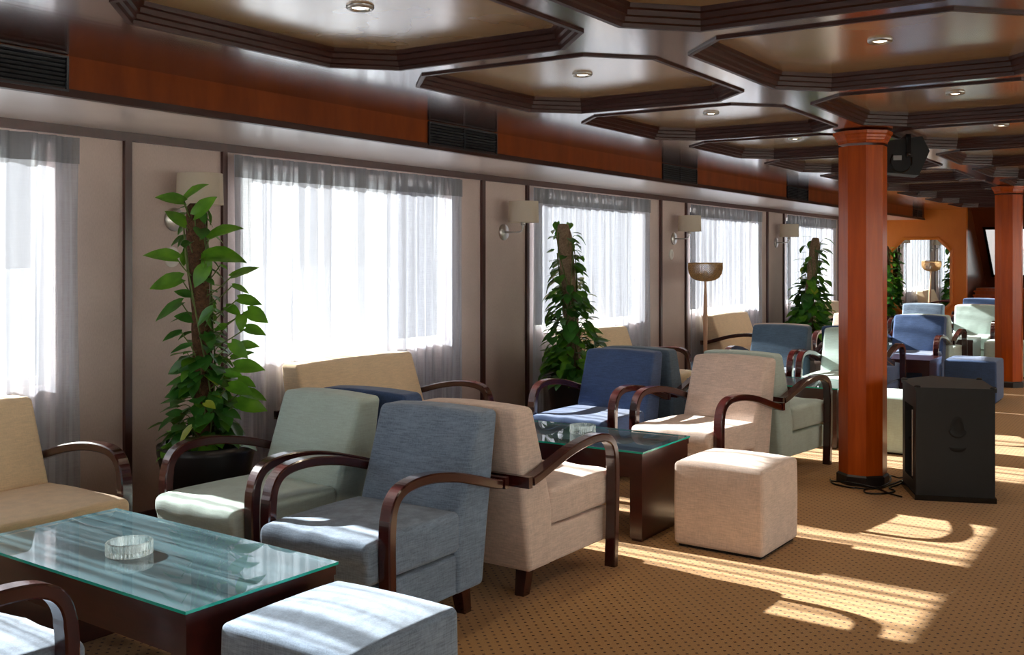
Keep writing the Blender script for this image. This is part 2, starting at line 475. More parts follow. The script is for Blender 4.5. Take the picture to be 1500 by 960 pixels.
# dark timber trims on the walls
tn_ = 3
for sgn, xw in ((-1, XW), (1, XWR)):
    yend = YE if sgn < 0 else 20.2
    def X(a, b):
        p, q = xw - sgn*a, xw - sgn*b
        return min(p, q), max(p, q)
    x0, x1 = X(0, .022)
    struct('trim_%d' % tn_, MB().box(x0, x1, YB, yend, ZS-.045, ZS), M['trim']); tn_ += 1
    for n in (range(-2, 6) if sgn < 0 else range(0, 6)):
        for yy, wd in ((An(n), .032), (Bn(n), .042)):
            if yy > yend-.1: continue
            if sgn > 0: yy += .075 if wd > .04 else -.12
            struct('trim_%d' % tn_, MB().box(x0, x1, yy-wd/2, yy+wd/2, 0.0, ZS-.045), M['trim']); tn_ += 1
    x0, x1 = X(0, .015)
    struct('baseboard_%s' % ('left' if sgn < 0 else 'right'), MB().box(x0, x1, YB, yend, 0, .09), M['trim'])

# ceiling: varnished deckhead with octagonal coffers
U0, V0, DU, DV = -2.393, 2.679, 1.353, 1.545
HA, HB, CU, CV = .595, .688, .200, .211
def octo(cx, cy, d=0.0):
    a, b, cu, cv = HA-d, HB-d, CU-d*.586, CV-d*.586
    return [(cx-a, cy-b+cv), (cx-a+cu, cy-b), (cx+a-cu, cy-b), (cx+a, cy-b+cv),
            (cx+a, cy+b-cv), (cx+a-cu, cy+b), (cx-a+cu, cy+b), (cx-a, cy+b-cv)]
ROWS, COLS = range(0, 5), range(-6, 10)
ce = MB()
yc0 = V0+DV*(COLS[0]-.5); yc1 = V0+DV*(COLS[-1]+.5); xc0 = U0-DU*.5; xc1 = U0+DU*(ROWS[-1]+.5)
def flat(x0, x1, y0, y1): ce.add([(x0,y0,ZC),(x0,y1,ZC),(x1,y1,ZC),(x1,y0,ZC)], [(0,1,2,3)])
flat(XF-.02, xc0, YB-.1, YFR+.3); flat(xc1, XFR+.02, YB-.1, YFR+.3)
if yc0 > YB: flat(xc0, xc1, YB-.1, yc0)
flat(xc0, xc1, yc1, YFR+.3)
for r_ in ROWS:
    for c_ in COLS:
        cx, cy = U0+DU*r_, V0+DV*c_
        o = octo(cx, cy); x0, x1, y0, y1 = cx-DU/2, cx+DU/2, cy-DV/2, cy+DV/2
        rc = [(x0, y0), (x1, y0), (x1, y1), (x0, y1)]
        vs = [(x, y, ZC) for x, y in o+rc]
        ce.add(vs, [(8,0,1)[::-1], (8,1,2,9)[::-1], (9,2,3)[::-1], (9,3,4,10)[::-1], (10,4,5)[::-1], (10,5,6,11)[::-1], (11,6,7)[::-1], (11,7,0,8)[::-1]])
ce.box(-5, 5.6, YB-.3, 21.2, 2.32, 2.40)
struct('ceiling', ce, M['ceil_wood'])

prof = [(-.014, ZC+.001), (-.014, ZC-.008), (.004, ZC-.008), (.006, ZC+.006), (.016, ZC+.010), (.018, ZC+.026), (.028, ZC+.030), (.030, ZC+.048), (.042, ZC+.052), (.044, ZP+.002)]
for r_ in ROWS:
    for c_ in COLS:
        cx, cy = U0+DU*r_, V0+DV*c_
        if cy < 0.3 and r_ != 0 and c_ < -1: pass
        mb = MB(); rings = [[(x, y, z) for x, y in octo(cx, cy, d)] for d, z in prof]
        vs = [p_ for rg in rings for p_ in rg]
        mb.add(vs, [(j*8+k, (j+1)*8+k, (j+1)*8+(k+1) % 8, j*8+(k+1) % 8) for j in range(len(prof)-1) for k in range(8)])
        f_ = struct('trim_%d' % tn_, mb, M['mould']); tn_ += 1
        MB().add([(x, y, ZP) for x, y in octo(cx, cy, .03)], [tuple(range(8))[::-1]]).build('panel', M['panel'], f_)

# end wall with octagonal mirror, the return and the raked front bulkhead
MIRX, MIRW, MIRZ0, MIRZ1, MC = -3.755, .445, .50, 1.71, .19
def mo_poly(d):   # octagonal outline in (x, z)
    x0, x1, z0, z1, c = MIRX-MIRW-d, MIRX+MIRW+d, MIRZ0-d, MIRZ1+d, MC+d*.4
    return [(x0+c, z0), (x1-c, z0), (x1, z0+c), (x1, z1-c), (x1-c, z1), (x0+c, z1), (x0, z1-c), (x0, z0+c)]
struct('wall_far', MB().box(-4.75, XRET, YE, YE+.10, 0, ZC+.02), M['endwall'])
f_ = thing('octagonal_mirror', (MIRX, YE, MIRZ0), 0, 'octagonal wall mirror in a cherry wood frame on the far wall', 'mirror')
def xz_ring(pa, pb, ya, yb):
    n = len(pa); vs = [(x-MIRX, ya-YE, z-MIRZ0) for x, z in pa]+[(x-MIRX, yb-YE, z-MIRZ0) for x, z in pb]
    return vs, [(i, (i+1) % n, n+(i+1) % n, n+i) for i in range(n)]
mb = MB()
for pa, pb, ya, yb in ((mo_poly(.05), mo_poly(.05), YE-.002, YE-.02), (mo_poly(.05), mo_poly(.03), YE-.02, YE-.03), (mo_poly(.03), mo_poly(0), YE-.03, YE-.015), (mo_poly(0), mo_poly(0), YE-.015, YE-.008)):
    mb.add(*xz_ring(pa, pb, ya, yb))
mb.build('frame', M['endwall'], f_)
mb = MB(); q = mo_poly(.002); n = len(q)
mb.add([(x-MIRX, -.008, z-MIRZ0) for x, z in q], [tuple(range(n))])
mb.build('mirror_glass', M['mirror'], f_)
struct('wall_return', MB().box(XRET-.06, XRET, YE+.10, 21.0, 0, ZC+.02), M['brownwall'])
struct('trim_%d' % tn_, MB().box(XRET-.02, XRET+.03, YE-.012, YE+.112, 0, ZC), M['endwall']); tn_ += 1

# raked front wall with windows
def yr(z): return 18.55 + (2.2-z)*1.13
def rk(x0, x1, z0, z1, d=0.08, off=0.0):
    mb = MB()
    vs = [(x0, yr(z0)+off, z0), (x1, yr(z0)+off, z0), (x1, yr(z1)+off, z1), (x0, yr(z1)+off, z1),
          (x0, yr(z0)+off+d, z0), (x1, yr(z0)+off+d, z0), (x1, yr(z1)+off+d, z1), (x0, yr(z1)+off+d, z1)]
    return vs, [(0,1,2,3), (4,7,6,5), (0,4,5,1), (3,2,6,7), (0,3,7,4), (1,5,6,2)]
FW = [(-2.97+i*1.35, -1.95+i*1.35) for i in range(6)]
mb = MB(); xprev = XRET
for a, b in FW:
    mb.add(*rk(xprev, a, 1.08, 1.93)); xprev = b
mb.add(*rk(xprev, 5.3, 1.08, 1.93)); mb.add(*rk(XRET, 5.3, 1.93, 2.25)); mb.add(*rk(XRET, 5.3, 0.62, 1.08))
mb.box(XRET, 5.3, yr(.62)+.02, yr(.62)+.10, 0, .62)
struct('wall_front', mb, M['brownwall'])
for a, b in FW:
    wn += 1; fr = MB(); w = .04
    for q in ((a, a+w, 1.08, 1.93), (b-w, b, 1.08, 1.93), (a+w, b-w, 1.08, 1.08+w), (a+w, b-w, 1.93-w, 1.93)):
        fr.add(*rk(*q, d=.05, off=-.02))
    f_ = struct('window_%d' % wn, fr, M['blackgloss'])
    MB().add(*rk(a+w, b-w, 1.08+w, 1.93-w, d=.006, off=.01)).build('pane', M['winglass'], f_)

# ------------------------------------------------------------------ outside
mb = MB(); mb.add([(-400, -400, -2.5), (400, -400, -2.5), (400, 400, -2.5), (-400, 400, -2.5)], [(0, 1, 2, 3)])
struct('ground', mb, M['quay'])
bl = thing('quay_building', (-14, 150, -2.5), 0, 'pale quayside building with a pinkish roof seen through the front window', 'building')
MB().box(-30, 22, 0, 12, 0, 5.2).build('wall', M['far_wall'], bl)
MB().prism([(-31, -1), (23, -1), (23, 13), (-31, 13)], 5.2, 7.6, top=[(-26, 5), (18, 5), (18, 7), (-26, 7)]).build('roof', M['far_roof'], bl)
for i in range(12):
    MB().box(-28+i*4.1, -26.4+i*4.1, -.1, .1, 1.6, 3.6).build('window', M['blackgloss'], bl)

hb = thing('bounce_shed', (14.5, 5, -2.5), 0, 'added unseen pale shed bouncing sunlight in through the windows opposite', 'building')
MB().box(0, 9, -32, 30, 0, 8.0).build('wall', M['stucco'], hb)  # added, unseen shed; its sunlit face bounces fill light indoors
MB().box(-.4, 9.4, -32.4, 30.4, 8.0, 8.4).build('roof', M['far_roof'], hb)
for i in range(14):
    MB().box(-.05, .1, -30+i*4.3, -28.2+i*4.3, 5.6, 7.0).build('window', M['blackgloss'], hb)

# ------------------------------------------------------------------ curtains
def ordw(k): return ['nearest', 'second', 'third', 'fourth', 'fifth', 'sixth'][k]
CUR = {}
CLAB = {0: 'sheer grey curtain over the window behind the cream loveseat at the left edge',
        1: 'wide sheer curtain between the large potted vine and the wall lamp over the cream loveseat',
        2: 'sheer curtain behind the tall vine with the pale pole, middle of the room',
        3: 'sheer curtain hanging behind the rattan floor lamp',
        4: 'sheer curtain behind the farther climbing plant left of the near pillar',
        5: 'sheer curtain of the last window beside the far wall with the mirror'}
for sgn, xw in ((-1, XW),):
    for n in range(-2, 6):
        yend = YE if sgn < 0 else 20.2
        y0, y1 = An(n)+.03, min(Bn(n)-.30, yend-.04)
        rnd = random.Random(n*3+sgn+20)
        ph = [rnd.uniform(0, 6.28) for _ in range(6)]; fr_ = [rnd.uniform(.8, 1.25) for _ in range(6)]
        NY, NZ = 200, 22
        def fold(u, v):       # u along the wall 0..1, v height 0..1
            L = (y1-y0)*u
            amp = .009 + .009*(1-v)
            d = math.sin(L*2*math.pi/.115*fr_[0]+ph[0]+.8*math.sin(L*3+ph[1]))*amp
            d += math.sin(L*2*math.pi/.31*fr_[1]+ph[2]+.6*v)*.011*(1-.5*v)
            d += math.sin(L*2*math.pi/.045+ph[3])*.005*max(0, (v-.8)/.2)
            k = max(0, math.sin(L*2*math.pi/.62*fr_[2]+ph[4]))**8
            d += k*.022*(1-.3*v)
            return d
        z0, z1 = .03, 1.985
        mb = MB(); vs = []
        for j in range(NZ+1):
            v = j/NZ
            for i in range(NY+1):
                u = i/NY
                yy = y0 + (y1-y0)*u + (.03*math.sin(v*3+1) - .02)*(1 if u > .5 else -1)*abs(2*u-1)**6*(1-v)
                vs.append((xw - sgn*(.042+fold(u, v)), yy, z0+(z1-z0)*v))
        mb.add(vs, [(j*(NY+1)+i, j*(NY+1)+i+1, (j+1)*(NY+1)+i+1, (j+1)*(NY+1)+i) for j in range(NZ) for i in range(NY)], 0, True)
        c = mb.build('curtain', M['sheer'])
        tag(c, CLAB.get(n, 'sheer grey curtain on a window behind the camera'), 'curtain', 'sheer window curtains' if n >= 0 else 'curtains behind the camera')
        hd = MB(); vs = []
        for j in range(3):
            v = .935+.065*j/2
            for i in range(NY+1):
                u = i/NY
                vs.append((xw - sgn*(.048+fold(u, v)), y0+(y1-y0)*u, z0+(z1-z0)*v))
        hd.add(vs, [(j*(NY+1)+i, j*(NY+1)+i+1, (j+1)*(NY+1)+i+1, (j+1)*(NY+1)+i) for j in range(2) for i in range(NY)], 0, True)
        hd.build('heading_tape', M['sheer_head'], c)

# ------------------------------------------------------------------ chairs, loveseats
CACHE = {}
def cached(key, fn, name, mats, parent, **kw):
    if key not in CACHE:
        CACHE[key] = fn().mesh(name, mats if isinstance(mats, (list, tuple)) else [mats])
    return link(name, CACHE[key], parent, **kw)

def back_mb(w):
    hw = w/2
    zc, hz = .45, .34            # z .11 .. .79
    def dfm(u, p):
        v = (u.z+1)/2; z = .11+.68*v
        rear = .30 + .105*v
        zz = max(0, (z-.42)/(.37))
        front = (.145 + .13*zz) if z > .42 else .125
        yy = rear + (front-rear)*(1-(u.y+1)/2)
        yy += .012*math.sin(math.pi*v)*(-1 if u.y < 0 else 0)*(1-u.x*u.x)
        zz2 = p.z + (.010*(1-u.x*u.x) if u.z > .8 else 0) - (.02*(1-(u.y+1)/2)*0)
        return (p.x*(1-.012*v), yy, zz2)
    m = MB(); m.soft((0, 0, zc), (hw, .1, hz), .024, dfm); return m
def cushion_mb(w):
    hw = w/2
    def dfm(u, p):
        z = p.z
        if u.z > 0: z += .014*(1-u.x**2)*(1-u.y**2) - .008*max(0, -u.y)**6
        if u.z < -.5: z += .022*max(0, .2-u.y*0-.0)*0
        # slack folds near the front corners
        fr = max(0, -u.y-.5)*2
        z += .004*math.sin(u.x*9+1.3)*fr*(1 if u.z > 0 else 0)
        y = p.y - .010*math.cos(u.x*1.5)*(1 if u.y < -.6 else 0) - .006*math.sin(u.z*3)*(1 if u.y < -.8 else 0)
        return (p.x*(1+.008*math.sin(u.y*5)), y, z)
    m = MB(); m.soft((0, -.125, .352), (hw+.002, .27, .078), .024, dfm, nin=8); return m
def base_mb(w):
    m = MB(); m.soft((0, -.102, .187), (w/2-.012, .250, .077), .012, None, nin=4, nr=2); return m
ARM = [(.350, .503), (.295, .515), (.20, .543), (.06, .581), (-.08, .603), (-.19, .604), (-.262, .588), (-.302, .552), (-.320, .495), (-.325, .40), (-.320, .2), (-.308, .0)]
def arm_mb(w, sx):
    xo = w/2+.030
    path = smooth_path([(sx*xo, y, z) for y, z in ARM], 5)
    a, b, e = .027, .0185, .005
    pr = [(-a+e, -b), (a-e, -b), (a, -b+e), (a, b-e), (a-e, b), (-a+e, b), (-a, b-e), (-a, -b+e)]
    n = len(path); sc_ = []
    for i, p in enumerate(path):
        k = 1.0
        if p.y < -.28 and p.z < .5: k = 1.12 - .25*(.5-p.z)
        sc_.append((1.0, k))
    m = MB(); m.sweep(path, pr, (1, 0, 0), smooth=False, scales=sc_); return m
def band_mb(w):
    x = w/2+.057
    m = MB(); m.box(-x, x, .366, .392, .480, .526); return m
def leg_mb(sx, w):
    x = sx*(w/2-.07); m = MB()
    m.prism([(x-.022, .235), (x+.022, .235), (x+.022, .28), (x-.022, .28)], 0.0, .12,
            top=[(x-.028, .205), (x+.028, .205), (x+.028, .262), (x-.028, .262)])
    return m
def seat(name, label, cat, group, loc, rz, fab, w=.52, seats=1):
    t_ = thing(name, loc, rz, label, cat, group)
    k = (fab, w)
    cached(('back',)+k, lambda: back_mb(w), 'backrest', M[fab], t_)
    cached(('cush',)+k, lambda: cushion_mb(w), 'seat_cushion', M[fab], t_)
    cached(('base',)+k, lambda: base_mb(w), 'seat_base', M[fab], t_)
    for sx in (-1, 1):
        cached(('arm', w, sx), lambda: arm_mb(w, sx), 'armrest', M['arm'], t_)
        cached(('leg', w, sx), lambda: leg_mb(sx, w), 'rear_leg', M['arm'], t_)
    cached(('band', w), lambda: band_mb(w), 'back_rail', M['arm'], t_)
    return t_

GA, GL = 'armchairs with curved mahogany arms', 'cream loveseats along the window wall'
AW = math.pi    # facing away
chairs = [
 # facing the camera (seat towards -y): x, y centre, degrees, fabric, label
 (-3.31, 3.14, -5, 'sage', 'sage green armchair beside the big potted vine, facing the near coffee table'),
 (-2.61, 3.06, 0, 'blue_grey', 'blue-grey armchair in the foreground facing the near coffee table'),
 (-2.64, 1.22, 180, 'blue_grey', 'blue-grey armchair cut off at the bottom left corner'),
 (-3.20, 3.99, 180, 'navy', 'navy armchair whose back top just shows behind the near sage green chair'),
 (-2.52, 3.885, 178, 'rose', 'rose beige armchair seen from behind and side, back to back with the near blue-grey chair'),
 (-3.19, 5.84, -2, 'navy', 'navy blue armchair beside the vine pot, facing the second coffee table'),
 (-2.45, 5.82, -9, 'rose', 'rose beige armchair facing the camera behind the beige cube ottoman'),
 (-3.16, 6.72, 178, 'slate', 'slate blue armchair seen from behind, behind the navy armchair near the rattan lamp'),
 (-2.42, 6.80, 172, 'sage', 'sage green armchair seen from behind with its striped sunlit seat, left of the near pillar'),
 (-3.15, 8.93, 0, 'slate', 'slate blue armchair facing the camera, in front of the farther climbing plant'),
 (-2.47, 8.86, 0, 'sage', 'pale sage armchair half hidden by the near pillar'),
 (-3.21, 9.76, 180, 'rose', 'rose beige armchair whose back edge shows behind the farther slate chair'),
 (-2.56, 9.74, 180, 'navy', 'navy armchair with sunlit arm just right of the near pillar'),
 (-3.12, 11.38, 0, 'rose', 'rose beige armchair of which a sliver shows right of the near pillar'),
 (-2.46, 11.36, 0, 'navy', 'navy armchair facing the camera between the two pillars'),
 (-3.12, 12.20, 180, 'slate', 'dark slate armchair turned away behind the sliver of rose chair'),
 (-2.45, 12.20, 180, 'sage', 'olive-looking sage armchair turned away, back to back with the navy one between the pillars'),
 (-3.04, 14.32, 0, 'blue_grey', 'light blue-grey armchair far back, under the mirror, facing the camera'),
 (-2.38, 14.32, 0, 'sage', 'pale green armchair beside the far pillar, facing the camera'),
 (-3.08, 15.16, 180, 'slate', 'dark slate armchair turned away just below the octagonal mirror'),
 (-2.38, 15.16, 180, 'rose', 'rosy armchair turned away behind the pale green chair by the far pillar'),
 (-2.72, 16.85, 0, 'navy', 'blue armchair farthest back, nearly hidden in front of the far wall'),
]
for x, y, a, fab, lab in chairs:
    seat('armchair', lab, 'armchair', GA, (x, y, 0), R(a), fab)
for x, y, a, lab in (
    (-4.02, 2.13, 90, 'cream two-seat loveseat at the left edge of the picture under the first window'),
    (-4.02, 4.79, 90, 'cream loveseat under the wide curtain, behind the near armchairs'),
    (-4.02, 7.88, 90, 'cream loveseat partly hidden by the tall vine and the slate chair'),
    (-4.02, 10.92, 90, 'cream loveseat beside the rattan floor lamp'),
    (-4.02, 14.6, 90, 'cream loveseat farthest along the window wall, its arm showing beside the near pillar')):
    seat('loveseat', lab, 'sofa', GL, (x, y, 0), R(a), 'cream', w=1.06)

# ------------------------------------------------------------------ coffee tables
def table_parts(L, W, H=.44):
    out = {}
    hl, hw = L/2, W/2
    out['tabletop'] = MB().box(-hl, hl, -hw, hw, H-.03, H)
    ap = MB(); ap.box(-hl+.03, hl-.03, -hw+.010, -hw+.026, H-.125, H-.03); ap.box(-hl+.03, hl-.03, hw-.026, hw-.010, H-.125, H-.03)
    out['apron'] = ap
    return out
def table(loc, rz, label, glass, L=1.18, W=.56):
    H = .437
    t_ = thing('coffee_table', loc, rz, label, 'table', 'coffee tables between the armchairs')
    hl, hw = L/2, W/2
    cached(('tt', L, W), lambda: table_parts(L, W, H)['tabletop'], 'tabletop', M['table'], t_)
    cached(('ta', L, W), lambda: table_parts(L, W, H)['apron'], 'apron', M['table'], t_)
    for s in (-1, 1):
        def lg():
            m = MB(); x0, x1 = sorted((s*(hl-.004), s*(hl-.07)))
            m.box(x0, x1, -hw+.004, hw-.004, .012, H-.03)
            m.box(x0+.006, x1-.006, -hw+.012, hw-.012, 0, .012); return m
        cached(('tl', s, L, W), lg, 'panel_leg', M['table'], t_)
    if not glass: return t_
    g = M[glass]
    def gl():
        m = MB(); e = .006
        m.add([(-hl-e, -hw-e, H+.0105), (hl+e, -hw-e, H+.0105), (hl+e, hw+e, H+.0105), (-hl-e, hw+e, H+.0105)], [(0, 1, 2, 3)], 0)
        m.add([(-hl-e, -hw-e, H+.0015), (hl+e, -hw-e, H+.0015), (hl+e, hw+e, H+.0015), (-hl-e, hw+e, H+.0015),
               (-hl-e, -hw-e, H+.0105), (hl+e, -hw-e, H+.0105), (hl+e, hw+e, H+.0105), (-hl-e, hw+e, H+.0105)],
              [(0, 1, 5, 4), (1, 2, 6, 5), (2, 3, 7, 6), (3, 0, 4, 7)], 1)
        return m
    cached(('tg', glass, L, W), gl, 'glass_top', [g, M['glassedge']], t_, label='green-edged glass sheet')
    return t_
TZ = .4475
table((-2.855, 2.155, 0), R(-2.5), 'near coffee table with a teal glass top and a crystal ashtray', 'tabglass')
table((-2.86, 4.885, 0), R(0), 'second coffee table with a clear glass top beside the beige cube ottoman', 'tabglass_clear')
table((-2.78, 7.93, 0), 0, 'third coffee table, mostly behind the sage green chair and the near pillar', 'tabglass_clear')
table((-2.68, 10.62, 0), 0, 'dark coffee table beside the navy ottoman, seen between the pillars', None)
table((-2.78, 13.52, 0), 0, 'farthest coffee table, beside the pale green chair and the far pillar', None)

# ashtrays
def ashtray_mb(r, h, seg=36):
    S = seg*4
    rf = lambda k, rr: 1 + (.05 if (k//2) % 2 == 0 else -.015)
    m = MB()
    m.lathe([(r*.92, 0), (r*.97, .003), (r*.97, h*.93), (r*.94, h), (r*.86, h)], seg=S, rfun=rf, smooth=False)
    m.lathe([(r*.86, h), (r*.80, h*.9), (r*.74, h*.35), (r*.6, h*.25), (r*.02, h*.25)], seg=S, rfun=lambda k, rr: 1 + (.03 if (k//2) % 2 == 0 and rr > r*.7 else 0), smooth=False)
    m.lathe([(r*.02, 0), (r*.92, 0)], seg=S, rfun=lambda k, rr: 1 + (.035 if (k//2) % 2 == 0 and rr > r*.5 else (-.01 if rr > r*.5 else 0)), smooth=False)
    return m
a1 = ashtray_mb(.072, .042).build('ashtray', M['crystal']); a1.location = (-2.868, 2.105, TZ+.001)
tag(a1, 'round ribbed crystal ashtray on the near coffee table', 'ashtray', 'crystal ashtrays')
a2 = ashtray_mb(.070, .045).build('ashtray', M['crystal']); a2.location = (-2.79, 4.93, TZ+.001)
tag(a2, 'round ribbed crystal ashtray on the second coffee table', 'ashtray', 'crystal ashtrays')

# ------------------------------------------------------------------ ottomans
def ottoman(loc, rz, fab, label, h=.415, w=.235):
    t_ = thing('cube_ottoman', loc, rz, label, 'ottoman', 'cube ottomans at the table ends')
    def up():
        def dfm(u, p):
            z = p.z
            if u.z > 0: z += .020*(1-u.x**2)*(1-u.y**2)*max(0, u.z) - .004*(abs(u.x)*abs(u.y))**3
            b = 1+.012*math.sin(math.pi*(u.z+1)/2)
            return (p.x*b, p.y*b, z)
        m = MB(); m.soft((0, 0, (h-.012)/2+.012), (w, w, (h-.012)/2), .020, dfm); return m
    cached(('ott', fab, w, h), up, 'upholstered_body', M[fab], t_)
    def ft():
        m = MB(); m.box(-w+.02, w-.02, -w+.02, w-.02, 0, .016); return m
    cached(('ottf', w), ft, 'base_plate', M['felt'], t_)
ottoman((-1.965, 2.125, 0), 0, 'blue_grey', 'blue-grey cube ottoman in the foreground at the bottom edge', h=.42, w=.232)
ottoman((-1.885, 4.865, 0), R(-2), 'rose', 'rose beige cube ottoman standing on the sunlit carpet', w=.228)
ottoman((-1.86, 7.90, 0), 0, 'sage', 'pale sage cube ottoman between the near pillar and the floor speaker')
ottoman((-1.82, 11.06, 0), 0, 'navy', 'navy cube ottoman behind the black floor speaker')
ottoman((-1.86, 13.62, 0), 0, 'sage', 'pale sage cube ottoman far back against the far pillar')

# ------------------------------------------------------------------ pillars
def octagon(r, rot=math.pi/8):
    return [(r*math.cos(rot+k*math.pi/4), r*math.sin(rot+k*math.pi/4)) for k in range(8)]
def pillar(loc, label):
    t_ = thing('pillar', loc, 0, label, 'pillar', 'octagonal cherry wood pillars')
    r = .134/math.cos(math.pi/8)
    MB().prism(octagon(r), .06, 2.10).build('shaft', M['pillar'], t_)
    m = MB(); m.prism(octagon(r+.014), 0, .055); m.prism(octagon(r+.014), .055, .066, top=octagon(r+.002))
    m.build('plinth', M['plinth'], t_)
    m = MB(); steps = [(.005, 2.115), (.005, 2.128), (.012, 2.134), (.014, 2.146), (.022, 2.152), (.024, 2.164), (.034, 2.172), (.036, 2.190)]
    for (d0, z0), (d1, z1) in zip(steps[:-1], steps[1:]):
        m.prism(octagon(r+d0), z0, z1, cap=False, top=octagon(r+d1))
    m.add([(x, y, 2.115) for x, y in octagon(r+.005)], [tuple(range(8))[::-1]])
    m.build('capital', M['pillar'], t_)
pillar((-1.735, 6.62, 0), 'orange cherry wood octagonal pillar in front, with cables at its foot')
pillar((-1.70, 12.48, 0), 'farther orange wood octagonal pillar near the right edge')

# ------------------------------------------------------------------ floor speaker
sp0 = Vector((-1.22, 6.62, 0))
spp = [(-1.354, 6.293), (-.94, 6.445), (-1.10, 6.93), (-1.40, 6.98), (-1.515, 6.67)]
spl = [(x-sp0.x, y-sp0.y) for x, y in spp]
def inset(poly, d):
    n = len(poly); out = []
    for i in range(n):
        p0, p1, p2 = Vector(poly[i-1]), Vector(poly[i]), Vector(poly[(i+1) % n])
        e1, e2 = (p1-p0).normalized(), (p2-p1).normalized()
        n1, n2 = Vector((-e1.y, e1.x)), Vector((-e2.y, e2.x))
        b = (n1+n2); b = b/(b.length_squared)*2
        q = p1 + b*d; out.append((q.x, q.y))
    return out
t_ = thing('floor_speaker', sp0, 0, 'big black wedge-sided floor loudspeaker standing on the carpet beside the near pillar', 'speaker')
n_ = len(spl)
# chamfer side (between last and first vertex) has a deep recessed port
m = MB(); inn = inset(spl, .008)
m.prism(inn, .012, .635, cap=True)
# drop the chamfer face: rebuild it as a frame with a recess
cf = None
for i, f in enumerate(m.f):
    if set(f) == {4, 0, 5, 9}: cf = i
if cf is not None:
    del m.f[cf]; del m.mi[cf]; del m.sm[cf]
A_, B_ = Vector(inn[4]+(0,)), Vector(inn[0]+(0,))
def cp(u, z, d=0.0):
    e = (B_-A_); nn = Vector((-e.y, e.x, 0)).normalized()   # into the cabinet
    q = A_+e*u + nn*d; return (q.x, q.y, z)
u0, u1, za, zb = .18, .80, .10, .53
for quad in (((0, .012), (1, .012), (1, za), (0, za)), ((0, zb), (1, zb), (1, .635), (0, .635)), ((0, za), (u0, za), (u0, zb), (0, zb)), ((u1, za), (1, za), (1, zb), (u1, zb))):
    m.add([cp(u, z) for u, z in quad], [(0, 1, 2, 3)])
rec = [(u0, za), (u1, za), (u1, zb), (u0, zb)]
vs = [cp(u, z) for u, z in rec]+[cp(u, z, .10) for u, z in rec]
m.add(vs, [(0, 1, 5, 4), (1, 2, 6, 5), (2, 3, 7, 6), (3, 0, 4, 7), (4, 5, 6, 7)])
m.build('cabinet', M['black'], t_)
m = MB(); m.prism(spl, .635, .655); m.build('top_panel', M['black'], t_)
m = MB(); m.prism(spl, 0, .03); m.build('base_rim', M['blackgloss'], t_)
m = MB()
m.add([cp(u0+.02, .30, .02), cp(u1-.02, .30, .02), cp(u1-.02, .315, .02), cp(u0+.02, .315, .02), cp(u0+.02, .30, .09), cp(u1-.02, .30, .09), cp(u1-.02, .315, .09), cp(u0+.02, .315, .09)],
      [(0, 1, 2, 3), (4, 7, 6, 5), (0, 4, 5, 1), (3, 2, 6, 7)])
m.build('port_brace', M['blackgloss'], t_)
m = MB()
m.tube([Vector(cp(u1-.03, za+.02, -.002)), Vector(cp(u1-.03, zb-.02, -.002))], .004, 6)
m.build('port_edging', M['steel'], t_)
# handle recess cups on the rear face (between vertex 0 and 1)
P0, P1 = Vector(inn[0]), Vector(inn[1]); e_ = (P1-P0); L_ = e_.length; e_.normalize(); no = Vector((e_.y, -e_.x))
def hp(u, z, d):  # d outward
    q = P0+e_*u+no*d; return (q.x, q.y, z)
m = MB(); cu_, cz_ = L_*.53, .42
ring = []
for k in range(24):
    a = 2*math.pi*k/24
    ring.append((cu_+.052*math.cos(a)*(1 if math.sin(a) < 0 else .75), cz_+.052*math.sin(a)*(1.4 if math.sin(a) > 0 else 1)))
vs = [hp(u, z, .001) for u, z in ring]+[hp(cu_+(u-cu_)*.86, cz_+(z-cz_)*.86, .007) for u, z in ring]+[hp(cu_+(u-cu_)*.76, cz_+(z-cz_)*.76, .002) for u, z in ring]
fs = [(j*24+k, j*24+(k+1) % 24, (j+1)*24+(k+1) % 24, (j+1)*24+k) for j in range(2) for k in range(24)]+[tuple(range(48, 72))]
m.add(vs, fs, 0, True); m.build('handle_cup', M['vent_dark'], t_)
m = MB(); cz2 = .315
vs = [hp(cu_+.046*math.cos(a), cz2+.028*math.sin(a), .001) for a in [math.pi+math.pi*k/14 for k in range(15)]]
vs += [hp(cu_+.03*math.cos(a), cz2-.004+.016*math.sin(a), .008) for a in [math.pi+math.pi*k/14 for k in range(15)]]
m.add(vs, [(k, k+1, 16+k, 15+k) for k in range(14)]+[tuple(range(15, 30))], 0, True)
m.build('jack_plate', M['vent_dark'], t_)
for (x, y) in (spl[4], spl[0], spl[1], spl[2]):
    m = MB(); x, y = x*.93, y*.93
    m.lathe([(.018, .655), (.018, .660), (.012, .665), (.001, .666)], (x, y, 0), 12, capb=True); m.build('corner_stud', M['blackgloss'], t_)

# cables around the pillar's foot
cb = MB()
def fl(*pts): return smooth_path([(x, y, z) for x, y, z in pts], 8)
cb.tube(fl((-1.475, 6.80, .05), (-1.52, 6.70, .02), (-1.57, 6.60, .006), (-1.60, 6.47, .005), (-1.72, 6.40, .006), (-1.86, 6.44, .006), (-1.92, 6.56, .006), (-1.87, 6.46, .018), (-1.75, 6.43, .03), (-1.62, 6.45, .012), (-1.52, 6.37, .006), (-1.43, 6.31, .006)), .0055, 6)
cb.tube(fl((-1.50, 6.82, .03), (-1.56, 6.82, .012), (-1.60, 6.76, .03), (-1.585, 6.69, .012), (-1.60, 6.50, .01), (-1.66, 6.40, .006), (-1.63, 6.30, .006), (-1.54, 6.34, .006), (-1.50, 6.44, .006), (-1.55, 6.52, .006), (-1.52, 6.62, .01), (-1.49, 6.70, .03)), .0055, 6)
c_ = cb.build('cable', M['blackgloss'])
tag(c_, 'black cables looped on the carpet around the foot of the near pillar', 'cable')

